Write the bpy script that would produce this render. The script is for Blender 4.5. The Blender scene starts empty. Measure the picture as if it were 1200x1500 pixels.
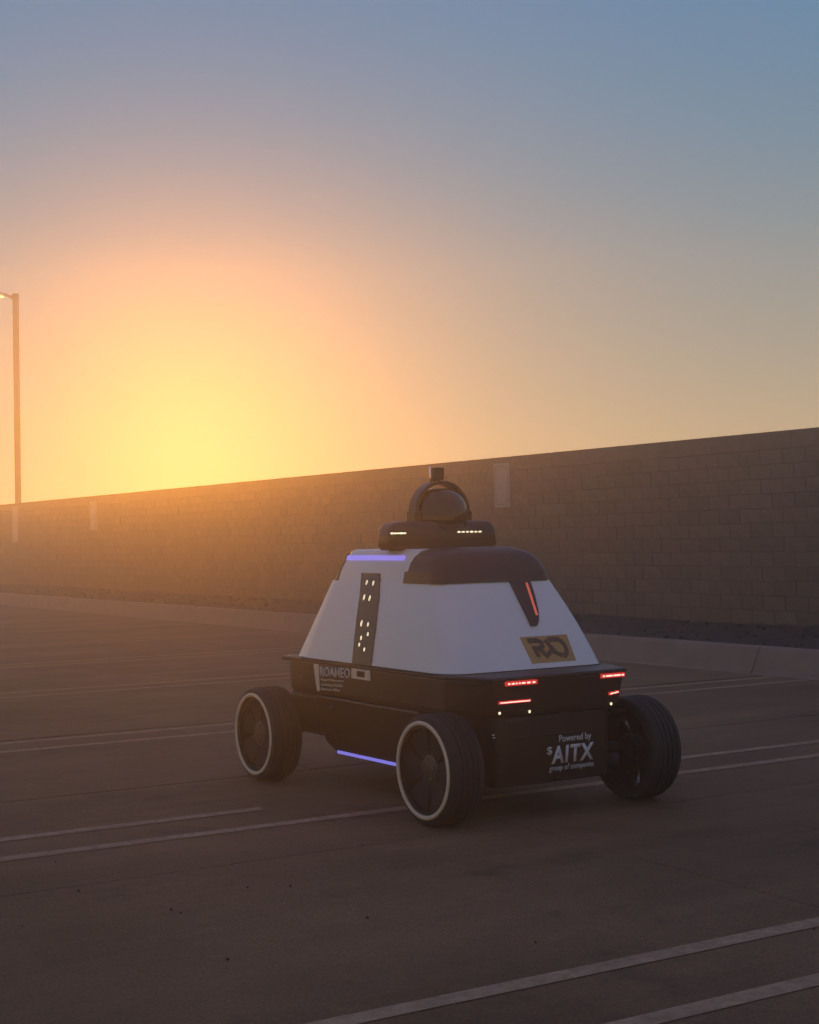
import bpy, bmesh, math, random
from mathutils import Vector, Matrix
random.seed(7)
S = bpy.context.scene
COL = S.collection
R = math.radians

# ------------------------------------------------------------------ camera
CAM_H = 1.54
FPX = 2150.0
PITCH = math.atan(39.5 / FPX)
ROLL = R(1.0)
cd = bpy.data.cameras.new("camera")
cam = bpy.data.objects.new("camera", cd)
COL.objects.link(cam)
S.camera = cam
cd.sensor_fit = 'HORIZONTAL'
cd.sensor_width = 36.0
cd.lens = 36.0 * FPX / 1200.0
cd.clip_start = 0.05
cd.clip_end = 2000
fw = Vector((0, math.cos(PITCH), math.sin(PITCH)))
r0 = Vector((1, 0, 0))
u0 = r0.cross(fw)
rt = math.cos(ROLL) * r0 - math.sin(ROLL) * u0
up = math.sin(ROLL) * r0 + math.cos(ROLL) * u0
m3 = Matrix((rt, up, -fw)).transposed()
cam.matrix_world = Matrix.Translation((0, 0, CAM_H)) @ m3.to_4x4()

# ------------------------------------------------------------------ light
SUN_AZ, SUN_EL = -8.4, 4.2
EXPOSURE = -2.0
sun_dir = Vector((math.sin(R(SUN_AZ)) * math.cos(R(SUN_EL)), math.cos(R(SUN_AZ)) * math.cos(R(SUN_EL)), math.sin(R(SUN_EL))))

world = bpy.data.worlds.new("World")
S.world = world
world.use_nodes = True
nt = world.node_tree
nt.nodes.clear()
def N(tree, t, **kw):
    n = tree.nodes.new(t)
    for k, v in kw.items():
        setattr(n, k, v)
    return n
out = N(nt, 'ShaderNodeOutputWorld')
sky = N(nt, 'ShaderNodeTexSky', sky_type='NISHITA')
sky.sun_disc = False
sky.sun_elevation = R(SUN_EL)
sky.sun_rotation = R(SUN_AZ)
sky.altitude = 100
sky.air_density = 1.0
sky.dust_density = 0.3
sky.ozone_density = 4.0
bg = N(nt, 'ShaderNodeBackground')
bg.inputs['Strength'].default_value = 0.05
nt.links.new(sky.outputs[0], bg.inputs['Color'])
# the bright aureole of the low sun in dusty air, added to the clear sky
tc = N(nt, 'ShaderNodeTexCoord')
nrm = N(nt, 'ShaderNodeVectorMath', operation='NORMALIZE')
nt.links.new(tc.outputs['Generated'], nrm.inputs[0])
dot = N(nt, 'ShaderNodeVectorMath', operation='DOT_PRODUCT')
nt.links.new(nrm.outputs[0], dot.inputs[0])
dot.inputs[1].default_value = sun_dir + Vector((0, 0, -0.023))
ac = N(nt, 'ShaderNodeMath', operation='ARCCOSINE')
nt.links.new(dot.outputs['Value'], ac.inputs[0])
def lobe(width_deg, power, col, strength):
    a = N(nt, 'ShaderNodeMath', operation='DIVIDE'); a.inputs[1].default_value = R(width_deg)
    nt.links.new(ac.outputs[0], a.inputs[0])
    b = N(nt, 'ShaderNodeMath', operation='POWER'); b.inputs[1].default_value = power
    nt.links.new(a.outputs[0], b.inputs[0])
    c = N(nt, 'ShaderNodeMath', operation='MULTIPLY'); c.inputs[1].default_value = -1.0
    nt.links.new(b.outputs[0], c.inputs[0])
    e = N(nt, 'ShaderNodeMath', operation='EXPONENT')
    nt.links.new(c.outputs[0], e.inputs[0])
    g = N(nt, 'ShaderNodeMath', operation='MULTIPLY'); g.inputs[1].default_value = strength
    nt.links.new(e.outputs[0], g.inputs[0])
    w = N(nt, 'ShaderNodeBackground'); w.inputs['Color'].default_value = (*col, 1)
    nt.links.new(g.outputs[0], w.inputs['Strength'])
    return w
acc = bg
# warm dusty band along the whole horizon, and the even light of high thin haze
sep = N(nt, 'ShaderNodeSeparateXYZ')
nt.links.new(nrm.outputs[0], sep.inputs[0])
def band(height_deg, col, strength, power=1.0):
    a = N(nt, 'ShaderNodeMath', operation='MAXIMUM'); a.inputs[1].default_value = 0.0
    nt.links.new(sep.outputs['Z'], a.inputs[0])
    d = N(nt, 'ShaderNodeMath', operation='DIVIDE'); d.inputs[1].default_value = math.sin(R(height_deg))
    nt.links.new(a.outputs[0], d.inputs[0])
    q = N(nt, 'ShaderNodeMath', operation='POWER'); q.inputs[1].default_value = power
    nt.links.new(d.outputs[0], q.inputs[0])
    c = N(nt, 'ShaderNodeMath', operation='MULTIPLY'); c.inputs[1].default_value = -1.0
    nt.links.new(q.outputs[0], c.inputs[0])
    e = N(nt, 'ShaderNodeMath', operation='EXPONENT')
    nt.links.new(c.outputs[0], e.inputs[0])
    g = N(nt, 'ShaderNodeMath', operation='MULTIPLY'); g.inputs[1].default_value = strength
    nt.links.new(e.outputs[0], g.inputs[0])
    w = N(nt, 'ShaderNodeBackground'); w.inputs['Color'].default_value = (*col, 1)
    nt.links.new(g.outputs[0], w.inputs['Strength'])
    return w
def upper(height_deg, col, strength):
    """the clear cool sky above the dusty band"""
    w = band(height_deg, col, 1.0, 2.0)
    g = w.inputs['Strength'].links[0].from_node
    iv = N(nt, 'ShaderNodeMath', operation='SUBTRACT'); iv.inputs[0].default_value = 1.0
    nt.links.new(g.outputs[0], iv.inputs[1])
    st = N(nt, 'ShaderNodeMath', operation='MULTIPLY'); st.inputs[1].default_value = strength
    nt.links.new(iv.outputs[0], st.inputs[0])
    nt.links.new(st.outputs[0], w.inputs['Strength'])
    return w
for w in (lobe(2.1, 2.0, (1.0, 0.88, 0.18), 2.8), lobe(1.0, 3.0, (1.0, 0.98, 0.70), 6.0), band(5.2, (1.0, 0.40, 0.08), 4.4), upper(15.0, (0.08, 0.20, 1.02), 1.0),
          band(42.0, (0.10, 0.84, 0.76), 1.0, 2.0), upper(42.0, (0.66, 0.30, 0.28), 1.0)):
    ad = N(nt, 'ShaderNodeAddShader')
    nt.links.new(acc.outputs[0], ad.inputs[0])
    nt.links.new(w.outputs[0], ad.inputs[1])
    acc = ad
nt.links.new(acc.outputs[0], out.inputs['Surface'])

sd = bpy.data.lights.new("sun", 'SUN')
sd.energy = 2.15
sd.angle = R(0.53)
sd.color = (1.0, 0.345, 0.02)
sun = bpy.data.objects.new("sun", sd)
COL.objects.link(sun)
sun.rotation_euler = (-sun_dir).to_track_quat('-Z', 'Y').to_euler()
sun.location = (-8, 40, 20)

HAZE_DENSITY, HAZE_ANISO = 0.012, 0.855
HAZE_COLOR = (1.0, 0.95, 0.90)

vs = S.view_settings
vs.view_transform = 'Standard'
vs.look = 'None'
vs.exposure = EXPOSURE
vs.gamma = 1.0
vs.use_curve_mapping = False
S.render.engine = 'CYCLES'
S.cycles.use_denoising = True
S.cycles.volume_bounces = 2
S.cycles.max_bounces = 6
S.cycles.sample_clamp_indirect = 6.0
S.cycles.denoising_prefilter = 'ACCURATE'

# ------------------------------------------------------------------ helpers
def empty(name, loc, rz=0.0, label=None, cat=None, group=None, kind=None):
    o = bpy.data.objects.new(name, None)
    COL.objects.link(o)
    o.location = loc
    o.rotation_euler = (0, 0, rz)
    o.empty_display_size = 0.2
    return tag(o, label, cat, group, kind)

def tag(o, label=None, cat=None, group=None, kind=None):
    if label: o['label'] = label
    if cat: o['category'] = cat
    if group: o['group'] = group
    if kind: o['kind'] = kind
    return o

def mesh_of(name, bm, mat=None, smooth=False):
    bmesh.ops.recalc_face_normals(bm, faces=bm.faces)
    me = bpy.data.meshes.new(name)
    bm.to_mesh(me)
    bm.free()
    if mat: me.materials.append(mat)
    if smooth:
        for p in me.polygons: p.use_smooth = True
    return me

def link(name, me, parent=None, loc=(0, 0, 0), rot=(0, 0, 0)):
    o = bpy.data.objects.new(name, me)
    COL.objects.link(o)
    if parent: o.parent = parent
    o.location = loc
    o.rotation_euler = rot
    return o

def obj(name, bm, mat, parent=None, smooth=False, loc=(0, 0, 0), bevel=0.0, auto=None):
    me = mesh_of(name, bm, mat, smooth)
    o = link(name, me, parent, loc)
    if bevel:
        b = o.modifiers.new("edges", 'BEVEL')
        b.width = bevel; b.segments = 3; b.limit_method = 'ANGLE'; b.angle_limit = R(35)
        b.harden_normals = False
    if auto is not None:
        me.set_sharp_from_angle(angle=R(auto))
    return o

def hexa(bm, c):
    """8 corners: bottom ring then top ring"""
    v = [bm.verts.new(p) for p in c]
    for f in ((0, 3, 2, 1), (4, 5, 6, 7), (0, 1, 5, 4), (1, 2, 6, 5), (2, 3, 7, 6), (3, 0, 4, 7)):
        bm.faces.new([v[i] for i in f])
    return v

def box(bm, x0, x1, y0, y1, z0, z1):
    return hexa(bm, [(x0, y0, z0), (x1, y0, z0), (x1, y1, z0), (x0, y1, z0), (x0, y0, z1), (x1, y0, z1), (x1, y1, z1), (x0, y1, z1)])

def rrect(x0, x1, y0, y1, rads, n=6):
    """rounded rectangle, corners in order: rear-left, rear-right, front-right, front-left"""
    pts = []
    cs = [(x0, y0, 180), (x1, y0, 270), (x1, y1, 0), (x0, y1, 90)]
    for (cx, cy, a0), r in zip(cs, rads):
        sx = 1 if cx == x0 else -1
        sy = 1 if cy == y0 else -1
        for i in range(n + 1):
            a = R(a0 + 90.0 * i / n)
            pts.append((cx + sx * r + r * math.cos(a), cy + sy * r + r * math.sin(a)))
    return pts

def loft(bm, rings, cap0=True, cap1=True):
    vr = [[bm.verts.new(p) for p in ring] for ring in rings]
    n = len(vr[0])
    for a, b in zip(vr, vr[1:]):
        for i in range(n):
            j = (i + 1) % n
            bm.faces.new((a[i], a[j], b[j], b[i]))
    if cap0: bm.faces.new(list(reversed(vr[0])))
    if cap1: bm.faces.new(vr[-1])
    return vr

def lathe_x(bm, prof, n=64, closed=True):
    """profile of (x, r) spun about the X axis"""
    rings = []
    for i in range(n):
        a = 2 * math.pi * i / n
        rings.append([bm.verts.new((x, r * math.cos(a), r * math.sin(a))) for x, r in prof])
    k = len(prof)
    for i in range(n):
        a, b = rings[i], rings[(i + 1) % n]
        for j in range(k if closed else k - 1):
            l = (j + 1) % k
            bm.faces.new((a[j], a[l], b[l], b[j]))

def tube(bm, pts, r, n=8):
    pts = [Vector(p) for p in pts]
    rr = r if isinstance(r, (list, tuple)) else [r] * len(pts)
    rings = []
    for i, p in enumerate(pts):
        t = (pts[min(i + 1, len(pts) - 1)] - pts[max(i - 1, 0)]).normalized()
        a = Vector((0, 0, 1)) if abs(t.z) < 0.9 else Vector((1, 0, 0))
        e1 = t.cross(a).normalized(); e2 = t.cross(e1)
        rings.append([p + rr[i] * (math.cos(2 * math.pi * k / n) * e1 + math.sin(2 * math.pi * k / n) * e2) for k in range(n)])
    loft(bm, rings)

def slab_on(bm, pts, nrm, lift, thick):
    """a plate of outline pts (3D, planar) with its outer face 'lift' above their plane"""
    nrm = Vector(nrm).normalized()
    loft(bm, [[Vector(p) + nrm * (lift - thick) for p in pts], [Vector(p) + nrm * lift for p in pts]])

# ------------------------------------------------------------------ materials
def mat(name, base, rough=0.6, metal=0.0, var=0.0, scale=4.0, bump=0.0, bscale=60.0, coat=0.0, emit=None, estr=0.0, rnd=0.0, base2=None, spec=0.5, rvar=0.0, tone=False):
    m = bpy.data.materials.new(name)
    m.use_nodes = True
    t = m.node_tree
    p = t.nodes['Principled BSDF']
    p.inputs['Base Color'].default_value = (*base, 1)
    p.inputs['Roughness'].default_value = rough
    p.inputs['Metallic'].default_value = metal
    p.inputs['Specular IOR Level'].default_value = spec
    if coat:
        p.inputs['Coat Weight'].default_value = coat
        p.inputs['Coat Roughness'].default_value = 0.1
    if emit:
        p.inputs['Emission Color'].default_value = (*emit, 1)
        p.inputs['Emission Strength'].default_value = estr
    co = N(t, 'ShaderNodeTexCoord')
    src = None
    if var or base2:
        no = N(t, 'ShaderNodeTexNoise')
        no.inputs['Scale'].default_value = scale
        no.inputs['Detail'].default_value = 8
        no.inputs['Roughness'].default_value = 0.62
        t.links.new(co.outputs['Object'], no.inputs['Vector'])
        mr = N(t, 'ShaderNodeMapRange')
        mr.inputs['From Min'].default_value = 0.3
        mr.inputs['From Max'].default_value = 0.7
        t.links.new(no.outputs['Fac'], mr.inputs['Value'])
        b2 = base2 if base2 else tuple(c * (1 - var) for c in base)
        mx = N(t, 'ShaderNodeMix', data_type='RGBA')
        mx.inputs['A'].default_value = (*base, 1)
        mx.inputs['B'].default_value = (*b2, 1)
        t.links.new(mr.outputs[0], mx.inputs['Factor'])
        src = mx.outputs['Result']
        if rvar:
            m2 = N(t, 'ShaderNodeMapRange')
            m2.inputs['To Min'].default_value = rough - rvar
            m2.inputs['To Max'].default_value = rough + rvar
            t.links.new(no.outputs['Fac'], m2.inputs['Value'])
            t.links.new(m2.outputs[0], p.inputs['Roughness'])
    if rnd:
        if tone:
            at = N(t, 'ShaderNodeAttribute'); at.attribute_name = 'tone'
            fac = at.outputs['Fac']
        else:
            oi = N(t, 'ShaderNodeObjectInfo'); fac = oi.outputs['Random']
        m3_ = N(t, 'ShaderNodeMapRange')
        m3_.inputs['To Min'].default_value = 1 - rnd
        m3_.inputs['To Max'].default_value = 1 + rnd
        t.links.new(fac, m3_.inputs['Value'])
        hs = N(t, 'ShaderNodeHueSaturation')
        if src: t.links.new(src, hs.inputs['Color'])
        else: hs.inputs['Color'].default_value = (*base, 1)
        t.links.new(m3_.outputs[0], hs.inputs['Value'])
        src = hs.outputs[0]
    if src: t.links.new(src, p.inputs['Base Color'])
    if bump:
        nb = N(t, 'ShaderNodeTexNoise')
        nb.inputs['Scale'].default_value = bscale
        nb.inputs['Detail'].default_value = 6
        t.links.new(co.outputs['Object'], nb.inputs['Vector'])
        bp = N(t, 'ShaderNodeBump')
        bp.inputs['Strength'].default_value = bump
        bp.inputs['Distance'].default_value = 0.01
        t.links.new(nb.outputs['Fac'], bp.inputs['Height'])
        t.links.new(bp.outputs[0], p.inputs['Normal'])
    return m

def paving_mat():
    m = bpy.data.materials.new("concrete_paving"); m.use_nodes = True
    t = m.node_tree; p = t.nodes['Principled BSDF']
    co = N(t, 'ShaderNodeTexCoord')
    def noise(scale, detail, rough, stretch=None):
        n = N(t, 'ShaderNodeTexNoise'); n.inputs['Scale'].default_value = scale
        n.inputs['Detail'].default_value = detail; n.inputs['Roughness'].default_value = rough
        src = co.outputs['Object']
        if stretch:
            mp = N(t, 'ShaderNodeMapping'); mp.inputs['Scale'].default_value = stretch
            t.links.new(src, mp.inputs['Vector']); src = mp.outputs[0]
        t.links.new(src, n.inputs['Vector'])
        return n.outputs['Fac']
    def ramp(v, a, b, lo, hi):
        r = N(t, 'ShaderNodeMapRange'); r.inputs['From Min'].default_value = a; r.inputs['From Max'].default_value = b
        r.inputs['To Min'].default_value = lo; r.inputs['To Max'].default_value = hi
        t.links.new(v, r.inputs['Value']); return r.outputs[0]
    def mul(a, b):
        q = N(t, 'ShaderNodeMath', operation='MULTIPLY'); t.links.new(a, q.inputs[0]); t.links.new(b, q.inputs[1]); return q.outputs[0]
    patches = ramp(noise(0.45, 8, 0.66), .35, .65, .72, 1.22)
    streaks = ramp(noise(1.1, 8, 0.65, (0.22, 2.6, 1)), .3, .7, .86, 1.12)
    stains = ramp(noise(1.7, 7, 0.72), .56, .68, 1.0, .66)
    grain = ramp(noise(70, 4, 0.85), .32, .68, .66, 1.36)
    fine = ramp(noise(16, 8, 0.75), .3, .7, .88, 1.12)
    oi = N(t, 'ShaderNodeObjectInfo'); slabv = ramp(oi.outputs['Random'], 0, 1, .94, 1.06)
    v = mul(mul(mul(patches, streaks), mul(stains, grain)), mul(fine, slabv))
    hs = N(t, 'ShaderNodeHueSaturation'); hs.inputs['Color'].default_value = (0.220, 0.128, 0.058, 1)
    t.links.new(v, hs.inputs['Value']); t.links.new(hs.outputs[0], p.inputs['Base Color'])
    t.links.new(ramp(noise(1.7, 5, 0.7), .3, .7, .92, .75), p.inputs['Roughness'])
    p.inputs['Specular IOR Level'].default_value = 0.15
    b = N(t, 'ShaderNodeBump'); b.inputs['Strength'].default_value = .6; b.inputs['Distance'].default_value = .006
    t.links.new(noise(110, 5, .7), b.inputs['Height']); t.links.new(b.outputs[0], p.inputs['Normal'])
    return m
M_conc = paving_mat()
M_joint = mat("joint_filler", (0.035, 0.032, 0.03), 0.9, var=0.4, scale=6)
M_kerb = mat("kerb_concrete", (0.30, 0.20, 0.13), 0.85, var=0.25, scale=3, bump=0.5, bscale=70, rnd=0.06)
M_soil = mat("bare_soil", (0.030, 0.021, 0.015), 1.0, var=0.4, scale=5, bump=1.0, bscale=25)
M_block = mat("split_block", (0.225, 0.14, 0.085), 0.9, var=0.34, scale=7, bump=0.7, bscale=60, rnd=0.13)
M_blockf = mat("split_block_field", (0.225, 0.14, 0.085), 0.9, var=0.34, scale=7, bump=0.7, bscale=60, rnd=0.13, tone=True)
M_mortar = mat("mortar", (0.13, 0.11, 0.095), 0.95, var=0.3, scale=10)
M_white = mat("white_gelcoat", (0.84, 0.78, 0.70), 0.32, var=0.05, scale=3, bump=0.02, bscale=8, coat=0.3, rvar=0.06)
M_black = mat("black_plastic", (0.030, 0.020, 0.013), 0.42, var=0.05, scale=3, bump=0.05, bscale=200)
M_satin = mat("black_paint", (0.034, 0.022, 0.014), 0.34, var=0.03, scale=2)
M_rubber = mat("tyre_rubber", (0.020, 0.019, 0.018), 0.75, var=0.5, scale=12, bump=0.3, bscale=120)
M_cream = mat("cream_ring", (0.85, 0.66, 0.42), 0.5, var=0.15, scale=12)
M_metal = mat("dark_metal", (0.10, 0.095, 0.09), 0.4, metal=0.8, var=0.3, scale=20)
M_bright = mat("bright_metal", (0.75, 0.72, 0.68), 0.22, metal=1.0, var=0.1, scale=20)
M_glass = mat("dark_glass", (0.022, 0.014, 0.009), 0.16, coat=0.1, var=0.2, scale=4)
M_pole = mat("bronze_pole_paint", (0.060, 0.036, 0.024), 0.55, var=0.25, scale=3)
M_lampm = mat("lamp_housing_metal", (0.55, 0.5, 0.4), 0.35, metal=0.6, var=0.1, scale=5)
M_sign = mat("faded_sign_paint", (0.36, 0.33, 0.30), 0.5, var=0.2, scale=8)
M_signd = mat("faded_sign_ink", (0.20, 0.17, 0.15), 0.5, var=0.3, scale=8)
M_letter = mat("grey_lettering", (0.74, 0.71, 0.66), 0.5, var=0.12, scale=30)
M_letter2 = mat("pale_lettering", (0.78, 0.64, 0.46), 0.5, var=0.12, scale=30)
M_tan = mat("tan_decal", (0.52, 0.29, 0.07), 0.45, var=0.1, scale=20)
M_brown = mat("brown_decal_ink", (0.12, 0.055, 0.02), 0.45, var=0.1, scale=20)
M_red = mat("red_lens", (0.35, 0.01, 0.01), 0.3, var=0.1, scale=30, emit=(1.0, 0.045, 0.05), estr=2.60)
M_hot = mat("lit_led_core", (0.8, 0.6, 0.5), 0.3, var=0.05, scale=30, emit=(1.0, 0.72, 0.55), estr=6.80)
M_warm = mat("lit_warm_led", (0.8, 0.7, 0.5), 0.3, var=0.05, scale=30, emit=(1.0, 0.85, 0.55), estr=6.00)  # head and rear LEDs, also the sunlight glints painted in the side slot
M_viol = mat("lit_violet_strip", (0.3, 0.25, 0.6), 0.3, var=0.05, scale=30, emit=(0.27, 0.25, 1.0), estr=2.70)
M_lamp = mat("lit_lamp_lens", (0.8, 0.75, 0.5), 0.3, var=0.05, scale=10, emit=(1.0, 0.88, 0.35), estr=6.00)  # emission added so the lens looks bright with sun

def paint_mat():
    m = mat("worn_line_paint", (0.66, 0.43, 0.24), 0.85, var=0.35, scale=6, bump=0.3, bscale=90, spec=0.12)
    t = m.node_tree
    p = t.nodes['Principled BSDF']; o = t.nodes['Material Output']
    tr = N(t, 'ShaderNodeBsdfTransparent'); mx = N(t, 'ShaderNodeMixShader')
    co = N(t, 'ShaderNodeTexCoord'); no = N(t, 'ShaderNodeTexNoise')
    no.inputs['Scale'].default_value = 14; no.inputs['Detail'].default_value = 10; no.inputs['Roughness'].default_value = 0.75
    t.links.new(co.outputs['Object'], no.inputs['Vector'])
    mr = N(t, 'ShaderNodeMapRange')
    mr.inputs['From Min'].default_value = 0.42; mr.inputs['From Max'].default_value = 0.62
    mr.inputs['To Min'].default_value = 0.85; mr.inputs['To Max'].default_value = 0.60
    t.links.new(no.outputs['Fac'], mr.inputs['Value'])
    t.links.new(mr.outputs[0], mx.inputs[0])
    t.links.new(tr.outputs[0], mx.inputs[1]); t.links.new(p.outputs[0], mx.inputs[2])
    t.links.new(mx.outputs[0], o.inputs['Surface'])
    return m
M_paint = paint_mat()

# ------------------------------------------------------------------ frames
WALL_A = R(32.8)
nw = Vector((math.cos(WALL_A), math.sin(WALL_A), 0))
uw = Vector((-nw.y, nw.x, 0))
W_ROT = math.atan2(uw.y, uw.x)          # local x runs along the wall, local y towards the camera
A_LN = R(59)
ld = Vector((math.sin(A_LN), math.cos(A_LN), 0))
lm = Vector((-math.cos(A_LN), math.sin(A_LN), 0))
L_ROT = math.atan2(ld.y, ld.x)          # local x = t along painted lines, local y = q

# ------------------------------------------------------------------ ground
GX = 44
bm = bmesh.new()
box(bm, -GX, 38, -20, 50.5, -0.20, -0.035)
ground = obj("ground", bm, M_joint)
tag(ground, kind='structure')

pav = empty("pavement", (0, 0, 0), L_ROT, kind='structure')
qs = [(-25, .006), (-19.8, .006), (-14.6, .006), (-9.4, .006), (-3.8, .006), (1.35, .006), (6.50, .005), (8.87, .016), (11.65, .030), (16.8, .008), (21.9, .008), (27.0, .008), (32.2, .008), (37.4, .008), (43, .008), (50, .008), (58, .008)]
ts = [(-40, .006), (-30, .006), (-20, .006), (-11, .006), (-5.5, .005), (4.53, .003), (13.5, .006), (24, .006)]
SL = []
for i in range(len(qs) - 1):
    for j in range(len(ts) - 1):
        q0, q1 = qs[i][0] + qs[i][1], qs[i + 1][0] - qs[i + 1][1]
        t0, t1 = ts[j][0] + ts[j][1], ts[j + 1][0] - ts[j + 1][1]
        # keep the slabs on the camera side of the kerb foot: clip against perp < 11.86
        poly = [(t0, q0), (t1, q0), (t1, q1), (t0, q1)]
        def perp(p): return (ld * p[0] + lm * p[1]).dot(nw)
        res = []
        for k in range(4):
            a, b = poly[k], poly[(k + 1) % 4]
            da, db = perp(a) - 11.90, perp(b) - 11.90
            if da <= 0: res.append(a)
            if (da < 0) != (db < 0):
                f = da / (da - db)
                res.append((a[0] + f * (b[0] - a[0]), a[1] + f * (b[1] - a[1])))
        if len(res) < 3: continue
        bm = bmesh.new()
        z = random.uniform(-0.0012, 0.0)
        c = Vector((sum(p[0] for p in res) / len(res), sum(p[1] for p in res) / len(res)))
        e = 0.004
        ring0 = [(p[0], p[1], -0.035) for p in res]
        ring1 = [(p[0], p[1], z - e) for p in res]
        ring2 = [(p[0] + (c.x - p[0]) / max(abs(c.x - p[0]), .5) * e, p[1] + (c.y - p[1]) / max(abs(c.y - p[1]), .5) * e, z) for p in res]
        loft(bm, [ring0, ring1, ring2], cap0=False)
        obj("slab", bm, M_conc, pav)

# painted stall lines (pairs): q, t0, t1
lines = [(3.64, -3, 11.0), (4.17, -3, 11.0), (7.25, -3, 12.2), (7.73, -3, 3.62), (7.73, 6.35, 12.0), (11.0, -3, 14), (11.47, -3, 13.6), (14.9, -3, 16), (15.38, -3, 16),
         (18.55, -3, 18), (19.03, -3, 18), (22.2, -4, 20), (22.7, -4, 20), (25.85, -6, 21), (26.35, -6, 21), (-0.05, -3, 8.4), (-.55, -3, 8), (29.5, -6, 23), (30.0, -6, 23), (33.2, -6, 24), (33.7, -6, 24)]
for i, (q, t0, t1) in enumerate(lines):
    # end at the kerb foot
    tk = (11.72 - (lm * q).dot(nw)) / ld.dot(nw)
    t1 = min(t1, tk)
    bm = bmesh.new()
    n = 40
    w = 0.048
    top = []
    for k in range(n + 1):
        t = t0 + (t1 - t0) * k / n
        top.append((t, q - w + random.uniform(-.0012, .0012), q + w + random.uniform(-.0012, .0012)))
    vv = [(bm.verts.new((t, a, 0.003)), bm.verts.new((t, b, 0.003))) for t, a, b in top]
    for a, b in zip(vv, vv[1:]):
        bm.faces.new((a[0], b[0], b[1], a[1]))
    o = obj("painted_line", bm, M_paint, pav)

# small grit lying on the paving
bm = bmesh.new()
pts = [(-1.75, 7.16), (-1.5, 6.55), (-.56, 6.57), (-1.03, 6.19), (-.98, 6.13), (-.7, 5.44), (.45, 5.6), (-.75, 6.56), (3.25, 9.6), (2.6, 13.0), (3.3, 12.4), (-.2, 6.0)]
for k in range(60):
    pts.append((random.uniform(-6, 6), random.uniform(4, 16)))
for k, (x, y) in enumerate(pts):
    s = random.uniform(.004, .007) if k < 12 else random.uniform(.002, .0045)
    mm = Matrix.Translation((x, y, s * .5)) @ Matrix.Rotation(random.random() * 6, 4, 'Z') @ Matrix.Diagonal((s * 1.5, s, s * .8, 1))
    bmesh.ops.create_icosphere(bm, subdivisions=1, radius=1.0, matrix=mm)
tag(obj("grit", bm, M_joint), "dark specks of grit scattered over the concrete paving", "grit", kind='stuff')

# ------------------------------------------------------------------ kerb, planter
kerb = empty("kerb", tuple(nw * 11.80), W_ROT, kind='structure')
s = 12.35 - 3.05 * 12
# a joint falls where the picture shows one
g = Vector((3.92, 16.2144, 0)); sj = g.dot(uw)
s = sj - 3.05 * 9
while s < 48:
    bm = bmesh.new()
    a, b = s + .006, s + 3.05 - .006
    prof = [(0, -0.10), (0.0, 0.0), (-0.03, 0.02), (-0.15, 0.262), (-0.165, 0.282), (-0.185, 0.29), (-0.33, 0.288), (-0.345, 0.275), (-0.35, -0.10)]
    loft(bm, [[(a, y, z) for y, z in prof], [(b, y, z) for y, z in prof]])
    obj("kerb_section", bm, M_kerb, kerb, auto=None)
    s += 3.05
bed = empty("planter_bed", tuple(nw * 12.10), W_ROT, kind='structure')
bm = bmesh.new()
nx, ny = 420, 22
vv = []
for i in range(nx + 1):
    row = []
    for j in range(ny + 1):
        x = -12 + 62 * i / nx
        y = -2.9 * j / ny
        h = 0.245 + 0.05 * j / ny + 0.025 * math.sin(x * 1.7 + j * .5) * math.sin(j * .8 + x * .3) + random.uniform(-.018, .018)
        if j == 0: h = 0.235 + random.uniform(-.01, .01)
        row.append(bm.verts.new((x, y, h)))
    vv.append(row)
for i in range(nx):
    for j in range(ny):
        bm.faces.new((vv[i][j], vv[i + 1][j], vv[i + 1][j + 1], vv[i][j + 1]))
obj("soil", bm, M_soil, bed, smooth=True)
bm = bmesh.new()
for k in range(900):
    x, y = random.uniform(2, 40), random.uniform(-2.6, -.05)
    s_ = random.uniform(.008, .03)
    mm = Matrix.Translation((x, y, 0.27 - y * .015)) @ Matrix.Rotation(random.random() * 6, 4, 'Z') @ Matrix.Diagonal((s_ * 1.4, s_, s_ * .8, 1))
    bmesh.ops.create_icosphere(bm, subdivisions=1, radius=1.0, matrix=mm)
tag(obj("clods", bm, M_soil, bed), kind='stuff')

# ------------------------------------------------------------------ block wall
WALL_P = 14.85
wall = empty("block_wall", tuple(nw * WALL_P), W_ROT, "long brown concrete block wall behind the kerb and planting bed", "wall")
S0, S1 = -12.0, 51.0
bm = bmesh.new()
box(bm, S0, S1, -0.19, -0.012, -0.10, 2.66)
obj("mortar_core", bm, M_mortar, wall)
CH, Z0 = 0.198, 0.284
BW = 0.4
def block_variant():
    bm = bmesh.new()
    w, h = BW - .010, CH - .009
    c = .006
    back = [(0, -.10, 0), (w, -.10, 0), (w, -.10, h), (0, -.10, h)]
    j = lambda: random.uniform(-.0025, .0025)
    mid = [(j(), -.006, j()), (w + j(), -.006, j()), (w + j(), -.006, h + j()), (j(), -.006, h + j())]
    fr = [(c + j(), j() * .6, c + j()), (w - c + j(), j() * .6, c + j()), (w - c + j(), j() * .6, h - c + j()), (c + j(), j() * .6, h - c + j())]
    loft(bm, [back, mid, fr], cap0=False)
    return mesh_of("block", bm, M_block)
variants = [block_variant() for _ in range(8)]
bmf = bmesh.new()
tone = bmf.faces.layers.float.new('tone')
cells = []
for r in range(-1, 12):
    off = (r % 2) * 0.2
    k0 = int((S0 - off) / BW); k1 = int((S1 - off) / BW)
    for k in range(k0, k1):
        cells.append((k * BW + off, Z0 + r * CH, r))
vis = [c for c in cells if c[0] > 12.75 and c[2] >= 0]
vis.sort(key=lambda c: c[0])
near = set((round(c[0], 3), c[2]) for c in vis[:298])
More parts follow.
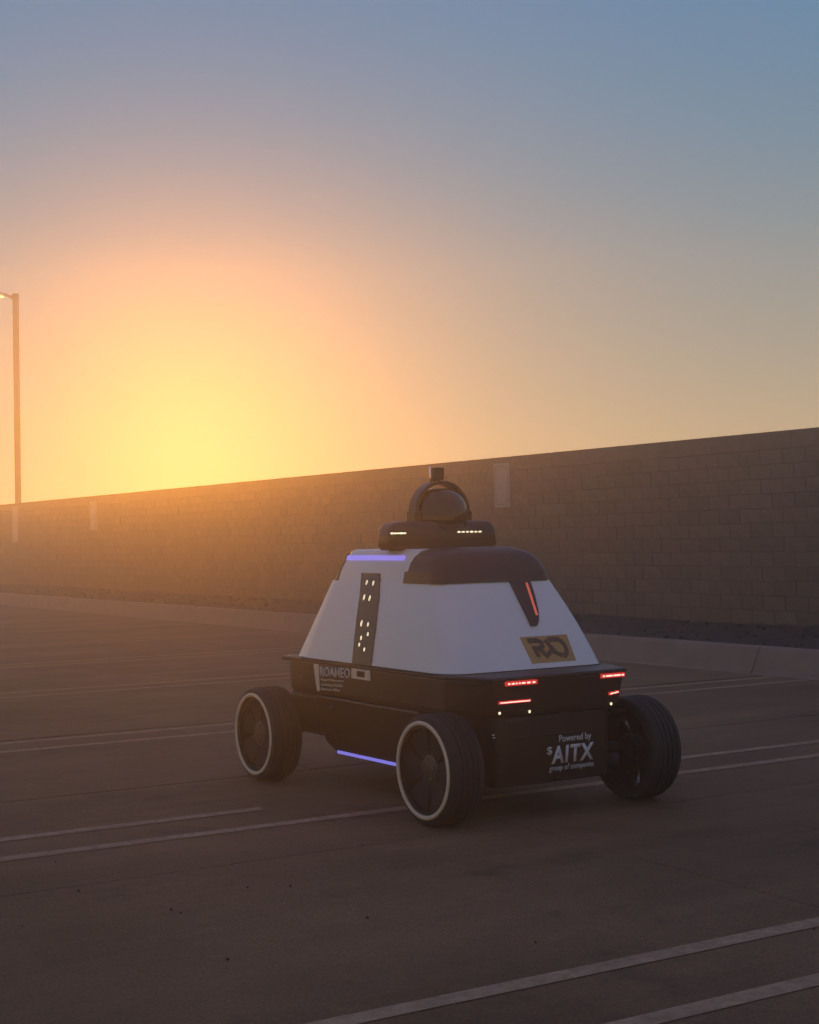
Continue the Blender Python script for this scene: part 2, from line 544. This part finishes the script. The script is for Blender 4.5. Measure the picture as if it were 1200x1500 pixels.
for x, z, r in cells:
    proud = random.gauss(0, .0022)
    if (round(x, 3), r) in near:
        link("block", random.choice(variants), wall, (x + .005, proud, z + .0045), (0, random.gauss(0, .0015), random.gauss(0, .004)))
    else:
        tnv = random.random()
        w, h = BW - .010, CH - .009
        x_, z_ = x + .005, z + .0045
        c = .006
        ring = lambda i, y: [bmf.verts.new((x_ + i, y, z_ + i)), bmf.verts.new((x_ + w - i, y, z_ + i)), bmf.verts.new((x_ + w - i, y, z_ + h - i)), bmf.verts.new((x_ + i, y, z_ + h - i))]
        A, B = ring(0, -.012), ring(c, proud)
        fs = [bmf.faces.new(B)] + [bmf.faces.new((A[i], A[(i + 1) % 4], B[(i + 1) % 4], B[i])) for i in range(4)]
        for f in fs: f[tone] = tnv
me = bpy.data.meshes.new("block_field")
bmesh.ops.recalc_face_normals(bmf, faces=bmf.faces)
bmf.to_mesh(me); bmf.free(); me.materials.append(M_blockf)
tag(link("block_field", me, wall), kind='stuff')
# taller top course
x = S0
k = 0
while x < S1:
    w = 2.55 if 5 < x < 40 else 3.0
    bm = bmesh.new()
    box(bm, x + .004, x + w - .004, -0.20, 0.002 + random.uniform(-.002, .002), 2.664, 2.905)
    obj("cap_block", bm, M_block, wall, bevel=.006)
    x += w
    k += 1

# ------------------------------------------------------------------ wall signs
def wall_sign(s0, s1, z0, z1, label, bolts=True):
    t = empty("wall_sign", tuple(nw * (WALL_P - .012) + uw * s0 + Vector((0, 0, z0))), W_ROT, label, "sign", "pale signs bolted along the block wall")
    w, h = s1 - s0, z1 - z0
    bm = bmesh.new(); box(bm, 0, w, 0, .012, 0, h)
    obj("panel", bm, M_sign, t, bevel=.004)
    bm = bmesh.new()
    b = .045
    for a in ((b, w - b, b, b + .012), (b, w - b, h - b - .012, h - b), (b, b + .012, b + .012, h - b - .012), (w - b - .012, w - b, b + .012, h - b - .012)):
        box(bm, a[0], a[1], .012, .0145, a[2], a[3])
    obj("border", bm, M_signd, t)
    for bx in (w * .2, w * .8):
        for bz in (.10, h - .10):
            bm = bmesh.new()
            bmesh.ops.create_cone(bm, cap_ends=True, segments=10, radius1=.013, radius2=.010, depth=.012, matrix=Matrix.Translation((bx, .018, bz)) @ Matrix.Rotation(R(90), 4, 'X'))
            obj("bolt", bm, M_signd, t)
wall_sign(19.88, 20.32, 2.05, 2.80, "tall pale sign on the block wall just right of the robot's head")
wall_sign(39.1, 39.65, 1.95, 2.75, "pale sign on the far wall between the lamp post and the sun")
wall_sign(46.0, 46.65, 1.66, 2.80, "pale panel on the far wall directly below the lamp post")

# ------------------------------------------------------------------ lamp post behind the wall
PX = Vector((-13.33, 50.0, 0))
post = empty("lamp_post", tuple(PX), 0, "tall square bronze lamp post rising behind the far end of the wall", "street lamp")
bm = bmesh.new(); box(bm, -.09, .09, -.09, .09, -.03, 10.16)
obj("pole", bm, M_pole, post, bevel=.012)
bm = bmesh.new(); box(bm, -.22, .22, -.22, .22, -.032, .02)
obj("base_plate", bm, M_pole, post)
bm = bmesh.new()
rings = []
for (x, zt, zb) in ((-.09, 10.12, 9.93), (-.16, 10.10, 9.985), (-.24, 10.125, 10.03), (-.33, 10.165, 10.07), (-.42, 10.185, 10.09), (-.45, 10.185, 10.10)):
    rings.append([(x, -.04, zb), (x, .04, zb), (x, .04, zt), (x, -.04, zt)])
loft(bm, rings)
obj("arm", bm, M_pole, post)
bm = bmesh.new()
rings = []
for (x, w, zt, zb) in ((-.38, .07, 10.18, 10.10), (-.47, .15, 10.20, 10.09), (-1.10, .17, 10.215, 10.10), (-1.18, .12, 10.20, 10.12)):
    rings.append([(x, -w, zb), (x, w, zb), (x, w * .9, zt), (x, -w * .9, zt)])
loft(bm, rings)
hd = obj("lamp_head", bm, M_lampm, post)
bm = bmesh.new(); box(bm, -1.08, -.43, -.13, .13, 10.04, 10.088)
obj("lens", bm, M_lamp, hd, bevel=.01)

# ------------------------------------------------------------------ the robot
RA = R(32)
bot = empty("security_robot", (0.1775, 9.108, 0), RA, "white and black four-wheeled patrol robot with a domed sensor head on the parking lot", "robot")

def rr3(x0, x1, y0, y1, z, rads, n=6):
    return [(x, y, z) for x, y in rrect(x0, x1, y0, y1, rads, n)]

# lower body
def outline(z, hw, yr, tail, yf=.93, c=.16):
    p = [(-tail, yr), (tail + .01, yr), (hw, yr + .24), (hw, yf - .02), (hw - .05, yf + .12), (-hw + .05, yf + .12), (-hw, yf), (-hw, yr + .30)]
    return [(x, y, z) for x, y in p]
bm = bmesh.new()
loft(bm, [outline(.565, .545, -1.165, .40), outline(.60, .556, -1.18, .42), outline(.735, .558, -1.195, .44), outline(.768, .558, -1.20, .45)])
body = obj("body", bm, M_satin, bot, bevel=.012)
bm = bmesh.new()
loft(bm, [rr3(-.395, .395, -1.14, -.62, .185, (.07, .07, .02, .02)), rr3(-.41, .41, -1.165, -.60, .30, (.10, .10, .02, .02)), rr3(-.41, .41, -1.165, -.60, .562, (.10, .10, .02, .02))])
obj("rear_skirt", bm, M_satin, bot, smooth=True, auto=40)
bm = bmesh.new()
prof = [(-.60, .215), (.46, .205), (.58, .26), (.635, .38), (.635, .563), (-.60, .563)]
def bx(z): return .49 + .06 * min(max((z - .215) / .30, 0), 1)
loft(bm, [[(-bx(z), y, z) for y, z in prof], [(bx(z), y, z) for y, z in prof]])
obj("belly", bm, M_satin, bot, bevel=.015)
bm = bmesh.new()
box(bm, -.53, .50, .60, 1.02, .30, .562)
obj("front_skirt", bm, M_black, bot, bevel=.03)
# deck flange
bm = bmesh.new()
def deck(z, g=0.0):
    p = [(-.455 - g, -1.21 - g), (.465 + g, -1.21 - g), (.568 + g, -.96), (.568 + g, .90 + g), (.50, 1.09 + g), (-.50, 1.09 + g), (-.60 - g, .99 + g), (-.568 - g, .84), (-.568 - g, -.90)]
    return [(x, y, z) for x, y in p]
loft(bm, [deck(.766, -.010), deck(.770), deck(.782), deck(.788, -.010)])
obj("deck_flange", bm, M_black, bot, bevel=.003)

# white shell
ZA, ZB = .786, 1.283
def shell_ring(t, g=0.0):
    hx = .56 + (.41 - .56) * t
    yr = -.935 + (-.602 + .935) * t
    yf = .93 + (.665 - .93) * t
    z = ZA + (ZB - ZA) * t
    bul = .010 * math.sin(math.pi * t)
    pts = rrect(-hx - g - bul, hx + g + bul, yr - g - bul, yf, (.17 - .09 * t, .12 - .08 * t, .05, .05), 8)[:27]
    a, b = .22 - .12 * t, .055 - .03 * t
    pts += [(-hx + b, yf), (-hx + b * .95, yf - a * .04), (-hx - bul, yf - a * .96), (-hx - bul, yf - a)]
    return [(x, y, z) for x, y in pts]
bm = bmesh.new()
loft(bm, [shell_ring(i / 10) for i in range(11)])
obj("shell", bm, M_white, bot, smooth=True, auto=30)
bm = bmesh.new()
loft(bm, [rr3(-.563, .563, -.94, .933, ZA - .006, (.17, .12, .05, .20), 8), rr3(-.566, .566, -.943, .936, ZA + .006, (.17, .12, .05, .20), 8)])
obj("shell_seam", bm, M_black, bot)

# upper white hull and black cap
bm = bmesh.new()
def up_ring(z, hx, yf, yr=-.30):
    return rr3(-hx, hx, yr, yf, z, (.01, .01, .05, .05), 5)
loft(bm, [up_ring(1.277, .405, .60), up_ring(1.36, .386, .575), up_ring(1.44, .356, .54), up_ring(1.468, .342, .52), up_ring(1.480, .322, .50)])
obj("upper_hull", bm, M_white, bot, smooth=True, auto=28)
bm = bmesh.new()
def cap_ring(z, hx, yr, r, yf):
    return rr3(-hx, hx, yr, yf, z, (r, r, .008, .008), 7)
loft(bm, [cap_ring(1.279, .418, -.612, .07, -.24), cap_ring(1.345, .408, -.595, .075, -.245), cap_ring(1.350, .404, -.592, .075, -.275), cap_ring(1.40, .386, -.575, .085, -.282), cap_ring(1.44, .355, -.55, .10, -.288), cap_ring(1.465, .315, -.515, .11, -.29), cap_ring(1.480, .26, -.47, .10, -.292), cap_ring(1.486, .21, -.44, .09, -.292)])
obj("rear_cap", bm, M_black, bot, smooth=True, auto=30)
bm = bmesh.new()
loft(bm, [rr3(-.40, .40, .585, .665, 1.279, (.01, .01, .06, .06), 5), rr3(-.375, .375, .565, .62, 1.37, (.01, .01, .06, .06), 5), rr3(-.345, .345, .535, .56, 1.452, (.01, .01, .05, .05), 5)])
obj("windscreen", bm, M_glass, bot, smooth=True, auto=30)

# points on the sloped left side and rear of the shell
def side_pt(y, z, lift=0.0):
    t = (z - ZA) / (ZB - ZA)
    bul = .010 * math.sin(math.pi * min(max(t, 0), 1))
    return Vector((-(.56 - .15 * t) - bul - lift, y, z + lift * .3))
def rear_pt(x, z, lift=0.0):
    t = (z - ZA) / (ZB - ZA)
    bul = .010 * math.sin(math.pi * min(max(t, 0), 1))
    return Vector((x, -(.935 - .333 * t) - bul - lift, z + lift * .5))
def ribbon(name, fn, rows, mt, parent, lift=.004, depth=.006, nsub=6):
    """a thin plate following a curved surface; rows = list of (z, a0, a1)"""
    bm = bmesh.new()
    rs = []
    for (z0, a0, a1), (z1, b0, b1) in zip(rows, rows[1:]):
        for i in range(nsub):
            f = i / nsub
            rs.append((z0 + (z1 - z0) * f, a0 + (b0 - a0) * f, a1 + (b1 - a1) * f))
    rs.append(rows[-1])
    rings = [[fn(a, z, lift - depth), fn(b, z, lift - depth), fn(b, z, lift), fn(a, z, lift)] for z, a, b in rs]
    loft(bm, rings)
    return obj(name, bm, mt, parent)

# slot on the left side; added glowing dots stand in for sunlight glints
slot = ribbon("sensor_slot", side_pt, [(.790, -.105, .120), (1.00, -.075, .165), (1.19, -.02, .215), (1.333, .055, .272)], M_glass, bot, .006, .010)
def flat_dot(pos, sx, sz, parent, mt=M_warm, name="led", n=10, nrm=(-1, 0, .3)):
    nrm = Vector(nrm).normalized()
    q = nrm.to_track_quat('Z', 'Y').to_matrix().to_4x4()
    bm = bmesh.new()
    bmesh.ops.create_uvsphere(bm, u_segments=n, v_segments=6, radius=1.0, matrix=Matrix.Translation(pos) @ q @ Matrix.Diagonal((sx, sz, .003, 1)))
    return obj(name, bm, mt, parent, smooth=True)
for (yy, zz, h) in ((.175, 1.275, .016), (.095, 1.272, .016), (.155, 1.185, .019), (.085, 1.182, .019), (.105, 1.03, .020), (.025, 1.028, .013), (.070, .945, .014), (.000, .970, .012), (.075, .905, .012), (.005, .880, .013)):
    flat_dot(side_pt(yy, zz, .006), .0065, h, slot, M_warm, "led", 8)

# violet light bars
def bar(name, p0, p1, w, d, mt, parent, nrm):
    p0, p1, nrm = Vector(p0), Vector(p1), Vector(nrm).normalized()
    ax = (p1 - p0).normalized(); v = nrm.cross(ax).normalized()
    bm = bmesh.new()
    c = [p0 - v * w, p1 - v * w, p1 + v * w, p0 + v * w]
    hexa(bm, [a - nrm * d for a in c] + [a + nrm * d for a in c])
    return obj(name, bm, mt, parent, bevel=min(w, d) * .4)
bar("light_bar", (-.365, .505, 1.427), (-.365, -.185, 1.427), .015, .005, M_viol, bot, (-1, 0, .38))
bar("sill_light", (-.494, .44, .215), (-.494, -.45, .221), .009, .006, M_viol, bot, (-1, 0, -.1))

# tail blade on the rear slope
blade = ribbon("tail_fin", rear_pt, [(1.022, .112, .152), (1.045, .110, .176), (1.10, .106, .203), (1.18, .100, .224), (1.279, .094, .241)], M_black, bot, .012, .018, 3)
p0, p1 = rear_pt(.203, 1.262, .014), rear_pt(.176, 1.078, .014)
bar("marker_lamp", p0, p1, .006, .004, mat("orange_red_lens", (.4, .05, .03), .3, var=.1, scale=30, emit=(1.0, .16, .10), estr=2.00), blade, (0, -1, .6))

# tan decal
decal = ribbon("decal", rear_pt, [(.820, .024, .338), (.966, .004, .342)], M_tan, bot, .002, .004, 8)

# --- lettering
def text_bm(body, bold=0.0, xs=1.0, shear=0.0, space=1.0):
    cu = bpy.data.curves.new("txt", 'FONT')
    cu.body = body
    cu.size = 1.0
    cu.offset = bold
    cu.shear = shear
    cu.space_character = space
    cu.resolution_u = 4
    o = bpy.data.objects.new("txt", cu)
    COL.objects.link(o)
    bpy.context.view_layer.update()
    me = bpy.data.meshes.new_from_object(o.evaluated_get(bpy.context.evaluated_depsgraph_get()))
    bpy.data.objects.remove(o); bpy.data.curves.remove(cu)
    xs_ = [v.co.x for v in me.vertices]; ys_ = [v.co.y for v in me.vertices]
    return me, min(xs_), max(xs_), min(ys_), max(ys_)
def lettering(name, body, fn, parent, mt, bold=.02, shear=0.0, space=1.0, cap=True):
    """fn(u, v) maps the unit text box onto the surface"""
    me, x0, x1, y0, y1 = text_bm(body, bold, 1, shear, space)
    bm = bmesh.new(); bm.from_mesh(me)
    bmesh.ops.triangulate(bm, faces=bm.faces)
    geo = bmesh.ops.extrude_face_region(bm, geom=list(bm.faces))
    top = [g for g in geo['geom'] if isinstance(g, bmesh.types.BMVert)]
    tops = set(top)
    for v in bm.verts:
        a = (v.co.x - x0) / (x1 - x0); b = (v.co.y - y0) / (y1 - y0)
        v.co = fn(a, b, .0025 if v in tops else -.001)
    bpy.data.meshes.remove(me)
    return obj(name, bm, mt, parent)

def rear_flat(xa, xb, za, zb, dz=0.0, y=-1.178, slope=0.0):
    def f(a, b, l):
        x = xa + (xb - xa) * a
        z = za + (zb - za) * b + dz * a
        yy = -1.1655 + (.30 - min(z, .30)) * .21
        return Vector((x, yy - l - .001, z))
    return f
def side_flat(ya, yb, za, zb, dz=0.0, x=-.449):
    def f(a, b, l):
        y = ya + (yb - ya) * a
        z = za + (zb - za) * b + dz * a
        xx = -.556 - .002 * (z - .60) / .135 if z >= .6 else -.548 - .008 * (z - .565) / .035
        return Vector((xx - l - .0015, y, z))
    return f
# rear panel
lettering("lettering", "Powered by", rear_flat(.010, .235, .392, .442), bot, M_letter, .008)
lettering("lettering", "AITX", rear_flat(-.045, .253, .288, .385), bot, M_letter, .03, .10, 1.16)
lettering("lettering", "$", rear_flat(-.075, -.040, .335, .385), bot, M_letter, .02)
lettering("lettering", "group of companies", rear_flat(-.055, .258, .238, .280), bot, M_letter, .004, 0, 1.04)
# side text
lettering("lettering", "ROAMEO", side_flat(.535, .155, .684, .746, .014), body, M_letter, .012, 0, 1.06)
for k, tx in enumerate(("Rugged Observation", "Assistance Mobile", "Electronic Officer")):
    z = .656 - .029 * k
    lettering("lettering", tx, side_flat(.525, (.235, .25, .28)[k], z, z + .017, .010), body, M_letter2, .01)
bm = bmesh.new()
pts_ = [(.622, .757), (.555, .760), (.550, .66), (.545, .595), (.575, .585), (.598, .66)]
loft(bm, [[(-.554, y, z) for y, z in pts_], [(-.5605, y, z) for y, z in pts_]])
obj("side_mark", bm, M_letter2, body)
# camera window in a pale frame
bm = bmesh.new()
y0_, y1_, z0_, z1_ = -.093, .127, .702, .763
for a in ((y0_, y1_, z0_, z0_ + .014), (y0_, y1_, z1_ - .012, z1_), (y0_, y0_ + .06, z0_ + .014, z1_ - .012), (y1_ - .06, y1_, z0_ + .014, z1_ - .012)):
    box(bm, -.566, -.540, a[0], a[1], a[2], a[3])
frm = obj("camera_frame", bm, M_letter2, bot)
bm = bmesh.new(); box(bm, -.561, -.54, y0_ + .06, y1_ - .06, z0_ + .014, z1_ - .012)
obj("camera_window", bm, M_glass, frm)

# decal letters: blocky R, angular A, round D
def dec(u, v, l=.0045):
    x = (.022 - .016 * v) + (.316 + .008 * v) * u
    z = .820 + .146 * v
    return rear_pt(x, z, l)
def dec_poly(poly, name="decal_letter"):
    bm = bmesh.new()
    loft(bm, [[dec(u, v, .001) for u, v in poly], [dec(u, v) for u, v in poly]])
    bmesh.ops.triangulate(bm, faces=bm.faces)
    return bm
def stroke(bm, pts, w):
    """thick polyline in decal uv (u scaled by aspect)"""
    asp = .46
    P = [Vector((u, v * asp)) for u, v in pts]
    L, Rr = [], []
    for i, p in enumerate(P):
        t = (P[min(i + 1, len(P) - 1)] - P[max(i - 1, 0)]).normalized()
        n = Vector((-t.y, t.x))
        L.append(p + n * w); Rr.append(p - n * w)
    for i in range(len(P) - 1):
        q = [L[i], L[i + 1], Rr[i + 1], Rr[i]]
        c = [dec(a.x, a.y / asp, .0005) for a in q] + [dec(a.x, a.y / asp, .0045) for a in q]
        hexa(bm, c)
bm = bmesh.new()
stroke(bm, [(.12, .84), (.33, .84), (.41, .74), (.40, .62), (.33, .55), (.16, .54)], .042)
stroke(bm, [(.20, .50), (.22, .22)], .042)
stroke(bm, [(.30, .52), (.42, .18)], .042)
obj("decal_letter", bm, M_brown, decal)
bm = bmesh.new()
stroke(bm, [(.50, .84), (.62, .36)], .042)
stroke(bm, [(.44, .28), (.52, .42), (.66, .30), (.74, .22)], .038)
obj("decal_letter", bm, M_brown, decal)
bm = bmesh.new()
arc = [(.58, .84), (.70, .85)] + [(.74 + .15 * math.sin(a), .52 + .33 * math.cos(a)) for a in [i * math.pi / 9 for i in range(1, 9)]] + [(.76, .20)]
stroke(bm, arc, .042)
obj("decal_letter", bm, M_brown, decal)

# rear lamps
def rear_lamp(x0, x1, z, h, y, cores, rise=0.0):
    bm = bmesh.new()
    hexa(bm, [(x0, y, z - h), (x1, y, z - h + rise), (x1, y + .02, z - h + rise), (x0, y + .02, z - h), (x0, y, z + h), (x1, y, z + h + rise), (x1, y + .02, z + h + rise), (x0, y + .02, z + h)])
    o = obj("tail_lamp", bm, M_red, bot, bevel=.002)
    for a, b in cores:
        bm = bmesh.new()
        xa, xb = x0 + (x1 - x0) * a, x0 + (x1 - x0) * b
        za, zb = z + rise * a, z + rise * b
        c = h * .32
        hexa(bm, [(xa, y - .002, za - c), (xb, y - .002, zb - c), (xb, y + .003, zb - c), (xa, y + .003, za - c), (xa, y - .002, za + c), (xb, y - .002, zb + c), (xb, y + .003, zb + c), (xa, y + .003, za + c)])
        obj("led", bm, M_hot, o)
many = [(.05, .11), (.17, .25), (.30, .34), (.40, .44), (.49, .60), (.66, .76), (.84, .92)]
rear_lamp(-.372, -.165, .752, .0115, -1.212, many)
rear_lamp(.285, .452, .752, .0115, -1.212, [(.04, .12), (.18, .45), (.5, .8), (.86, .95)])
rear_lamp(-.410, -.200, .652, .0075, -1.196, [(.03, .97)])
rear_lamp(.350, .420, .648, .008, -1.196, [(.08, .92)], rise=.008)
for x, z, y in ((-.400, .596, -1.176), (-.200, .590, -1.176), (.372, .590, -1.176)):
    flat_dot(Vector((x, y - .006, z)), .008, .008, bot, M_warm, "sensor_led", 10, (0, -1, 0))
for x, z in ((-.452, .478), (-.447, .462)):
    flat_dot(Vector((x + .03, -1.150, z)), .010, .004, bot, M_bright, "latch", 8, (-.3, -1, 0))
# recessed plate under the left lamp, and panel seams
bm = bmesh.new(); box(bm, -.36, -.22, -1.172, -1.15, .535, .556)
obj("trim_strip", bm, M_metal, bot, bevel=.003)
bm = bmesh.new(); box(bm, -.31, .31, -1.169, -1.15, .452, .456)
obj("panel_seam", bm, M_metal, bot)
bm = bmesh.new(); box(bm, -.015, .36, -1.175, -1.15, .202, .206)
obj("panel_seam", bm, M_metal, bot)
for y_, z_ in ((.80, .66), (.42, .50)):
    flat_dot(Vector((-.561 if z_ > .6 else -.550, y_, z_)), .006, .006, bot, M_bright, "bolt", 8, (-1, 0, 0))

# ---- wheels
def make_wheel(x_face, x_in, name="wheel"):
    """axle along x; outer face at x_face, inner face at x_in (local, signed)"""
    sg = -1 if x_face < x_in else 1
    w = empty(name, (0, 0, 0)); w.parent = bot
    ctr = (x_face + x_in) / 2; hw = abs(x_face - x_in) / 2
    ro, ri = .30, .236
    prof = [(-hw + .012, ri), (-hw, ri + .014), (-hw + .001, ro - .030), (-hw + .010, ro - .012), (-hw + .030, ro - .003)]
    for gx in (-.05, -.017, .017, .05):
        prof += [(gx - .006, ro), (gx - .005, ro - .007), (gx + .005, ro - .007), (gx + .006, ro)]
    prof += [(hw - .030, ro - .003), (hw - .010, ro - .012), (hw - .001, ro - .030), (hw, ri + .014), (hw - .012, ri)]
    bm = bmesh.new(); lathe_x(bm, prof, 96)
    ty = obj("tyre", bm, M_rubber, w, smooth=True, auto=35)
    f = -hw * 1 if sg < 0 else hw
    # cream ring near the tyre edge on the outer face
    bm = bmesh.new()
    lathe_x(bm, [(f - sg * .004, .238), (f + sg * .005, .242), (f + sg * .007, .252), (f + sg * .005, .262), (f - sg * .004, .265)], 96)
    obj("trim_ring", bm, M_cream, w, smooth=True)
    # barrel
    bm = bmesh.new()
    lathe_x(bm, [(-hw + .014, .2365), (hw - .014, .2365), (hw - .014, .226), (-hw + .014, .226)], 72)
    obj("rim", bm, M_black, w, smooth=True, auto=35)
    # spokes: a dished disc with wedge openings
    bm = bmesh.new()
    xf = f - sg * .035
    dish = sg * .015
    ns = 6
    for k in range(ns):
        a0 = 2 * math.pi * k / ns
        wd0, wd1 = .040, .100
        ca, sa = math.cos(a0), math.sin(a0)
        def pt(r, o, x): return (x, r * ca - o * sa, r * sa + o * ca)
        hexa(bm, [pt(.07, -wd0, xf - dish), pt(.07, wd0, xf - dish), pt(.07, wd0, xf - dish - sg * .022), pt(.07, -wd0, xf - dish - sg * .022),
                  pt(.23, -wd1, xf), pt(.23, wd1, xf), pt(.23, wd1, xf - sg * .022), pt(.23, -wd1, xf - sg * .022)])
    obj("spoke_disc", bm, M_rubber, w, bevel=.003)
    bm = bmesh.new()
    lathe_x(bm, [(xf - dish + sg * .012, .0005), (xf - dish + sg * .010, .045), (xf - dish + sg * .002, .078), (xf - dish - sg * .13, .078), (xf - dish - sg * .13, .0005)], 40)
    obj("hub_motor", bm, M_metal, w, smooth=True, auto=35)
    for k in range(5):
        a = 2 * math.pi * k / 5 + .3
        bm = bmesh.new()
        bmesh.ops.create_cone(bm, cap_ends=True, segments=8, radius1=.009, radius2=.007, depth=.018, matrix=Matrix.Translation((xf - dish + sg * .012, .055 * math.cos(a), .055 * math.sin(a))) @ Matrix.Rotation(R(90) * sg, 4, 'Y'))
        obj("lug_nut", bm, M_bright, w)
    return w, ctr
wl, cx = make_wheel(-.765, -.55)
wl.location = (cx, -.975, .30)
def copy_tree(o, parent):
    c = o.copy(); COL.objects.link(c); c.parent = parent
    for ch in list(o.children):
        d = ch.copy(); COL.objects.link(d); d.parent = c
    return c
w2 = copy_tree(wl, bot); w2.location = (cx - .060, .965, .30); w2.rotation_euler = (R(20), 0, 0)
wr, cx2 = make_wheel(.805, .595)
wr.location = (cx2, -1.0, .30)
wr.rotation_euler = (R(12), 0, 0)
w4 = copy_tree(wr, bot); w4.location = (cx2 - .035, .955, .30); w4.rotation_euler = (R(41), 0, 0)
# axle arms joining wheels to the body
for y in (-.96, .955):
    for sx in (-1, 1):
        bm = bmesh.new()
        tube(bm, [(sx * .36, y, .33), (sx * .62, y, .30)], .035, 10)
        tube(bm, [(sx * .38, y + .06, .42), (sx * .50, y + .02, .33)], .018, 8)
        obj("axle_arm", bm, M_metal, bot, smooth=True)

# ---- sensor head
head = empty("sensor_head", (0, 0, 0)); head.parent = bot
bm = bmesh.new()
loft(bm, [rr3(-.41, .35, -.13, .05, 1.474, (.05, .05, .05, .05)), rr3(-.425, .362, -.14, .06, 1.50, (.05, .05, .05, .05)), rr3(-.42, .355, -.135, .055, 1.60, (.05, .05, .05, .05)), rr3(-.385, .34, -.12, .045, 1.636, (.05, .05, .05, .05)), rr3(-.33, .30, -.10, .03, 1.648, (.04, .04, .04, .04))])
obj("pod", bm, M_satin, head, smooth=True, auto=50)
bm = bmesh.new()
# drum and inner dome
rings = []
for z, r_ in ((1.60, .178), (1.66, .180), (1.72, .177), (1.77, .162), (1.81, .135), (1.838, .095), (1.850, .05), (1.853, .01)):
    rings.append([(.02 + r_ * math.cos(2 * math.pi * k / 40), .02 + r_ * math.sin(2 * math.pi * k / 40), z) for k in range(40)])
loft(bm, rings)
obj("camera_dome", bm, M_glass, head, smooth=True)
# hoop over the dome
bm = bmesh.new()
ro, ri, yb0, yb1 = .203, .180, -.03, .06
rings = []
zc = 1.697
for k in range(25):
    a = math.pi * k / 24
    c, s_ = math.cos(a), math.sin(a)
    rings.append([(.02 + ri * c, yb0, zc + ri * s_), (.02 + ri * c, yb1, zc + ri * s_), (.02 + ro * c, yb1, zc + ro * s_), (.02 + ro * c, yb0, zc + ro * s_)])
loft(bm, rings)
obj("hoop", bm, M_satin, head, bevel=.006)
bm = bmesh.new()
box(bm, -.192, -.14, -.04, .07, 1.60, 1.71)
obj("hoop_foot", bm, M_black, head, bevel=.012)
bm = bmesh.new()
box(bm, .18, .232, -.04, .07, 1.60, 1.71)
obj("hoop_foot", bm, M_black, head, bevel=.012)
bm = bmesh.new()
box(bm, -.03, .045, -.01, .05, 1.905, 1.980)
ant = obj("antenna_box", bm, M_black, head, bevel=.006)
bm = bmesh.new(); box(bm, -.03, .02, .0, .04, 1.885, 1.906)
obj("mount_foot", bm, M_black, head)
bm = bmesh.new(); tube(bm, [(-.058, -.01, 1.860), (-.058, -.01, 1.985)], .006, 8)
obj("antenna", bm, M_bright, head, smooth=True)
def led_row(x0, x1, z, y, n):
    for k in range(n):
        x = x0 + (x1 - x0) * k / (n - 1)
        flat_dot(Vector((x, y, z)), .0115 + .002 * (k % 2), .0045 if k % 3 else .0055, head, M_warm, "led", 8, (0, -1, 0))
led_row(-.425, -.335, 1.575, -.142, 5)
led_row(.058, .215, 1.578, -.142, 6)

# ------------------------------------------------------------------ haze
bm = bmesh.new()
box(bm, -46, 40, -22, 52, -1.2, 11.2)
hz = obj("haze", bm, None)  # air volume added to imitate the warm veil of lens glare
m = bpy.data.materials.new("haze_air"); m.use_nodes = True
t = m.node_tree; t.nodes.clear()
o_ = N(t, 'ShaderNodeOutputMaterial'); pv = N(t, 'ShaderNodeVolumePrincipled')
pv.inputs['Color'].default_value = (*HAZE_COLOR, 1)
pv.inputs['Density'].default_value = HAZE_DENSITY
pv.inputs['Anisotropy'].default_value = HAZE_ANISO
t.links.new(pv.outputs[0], o_.inputs['Volume'])
hz.data.materials.append(m)
tag(hz, "warm dusty air filling the parking lot", "haze", kind='stuff')
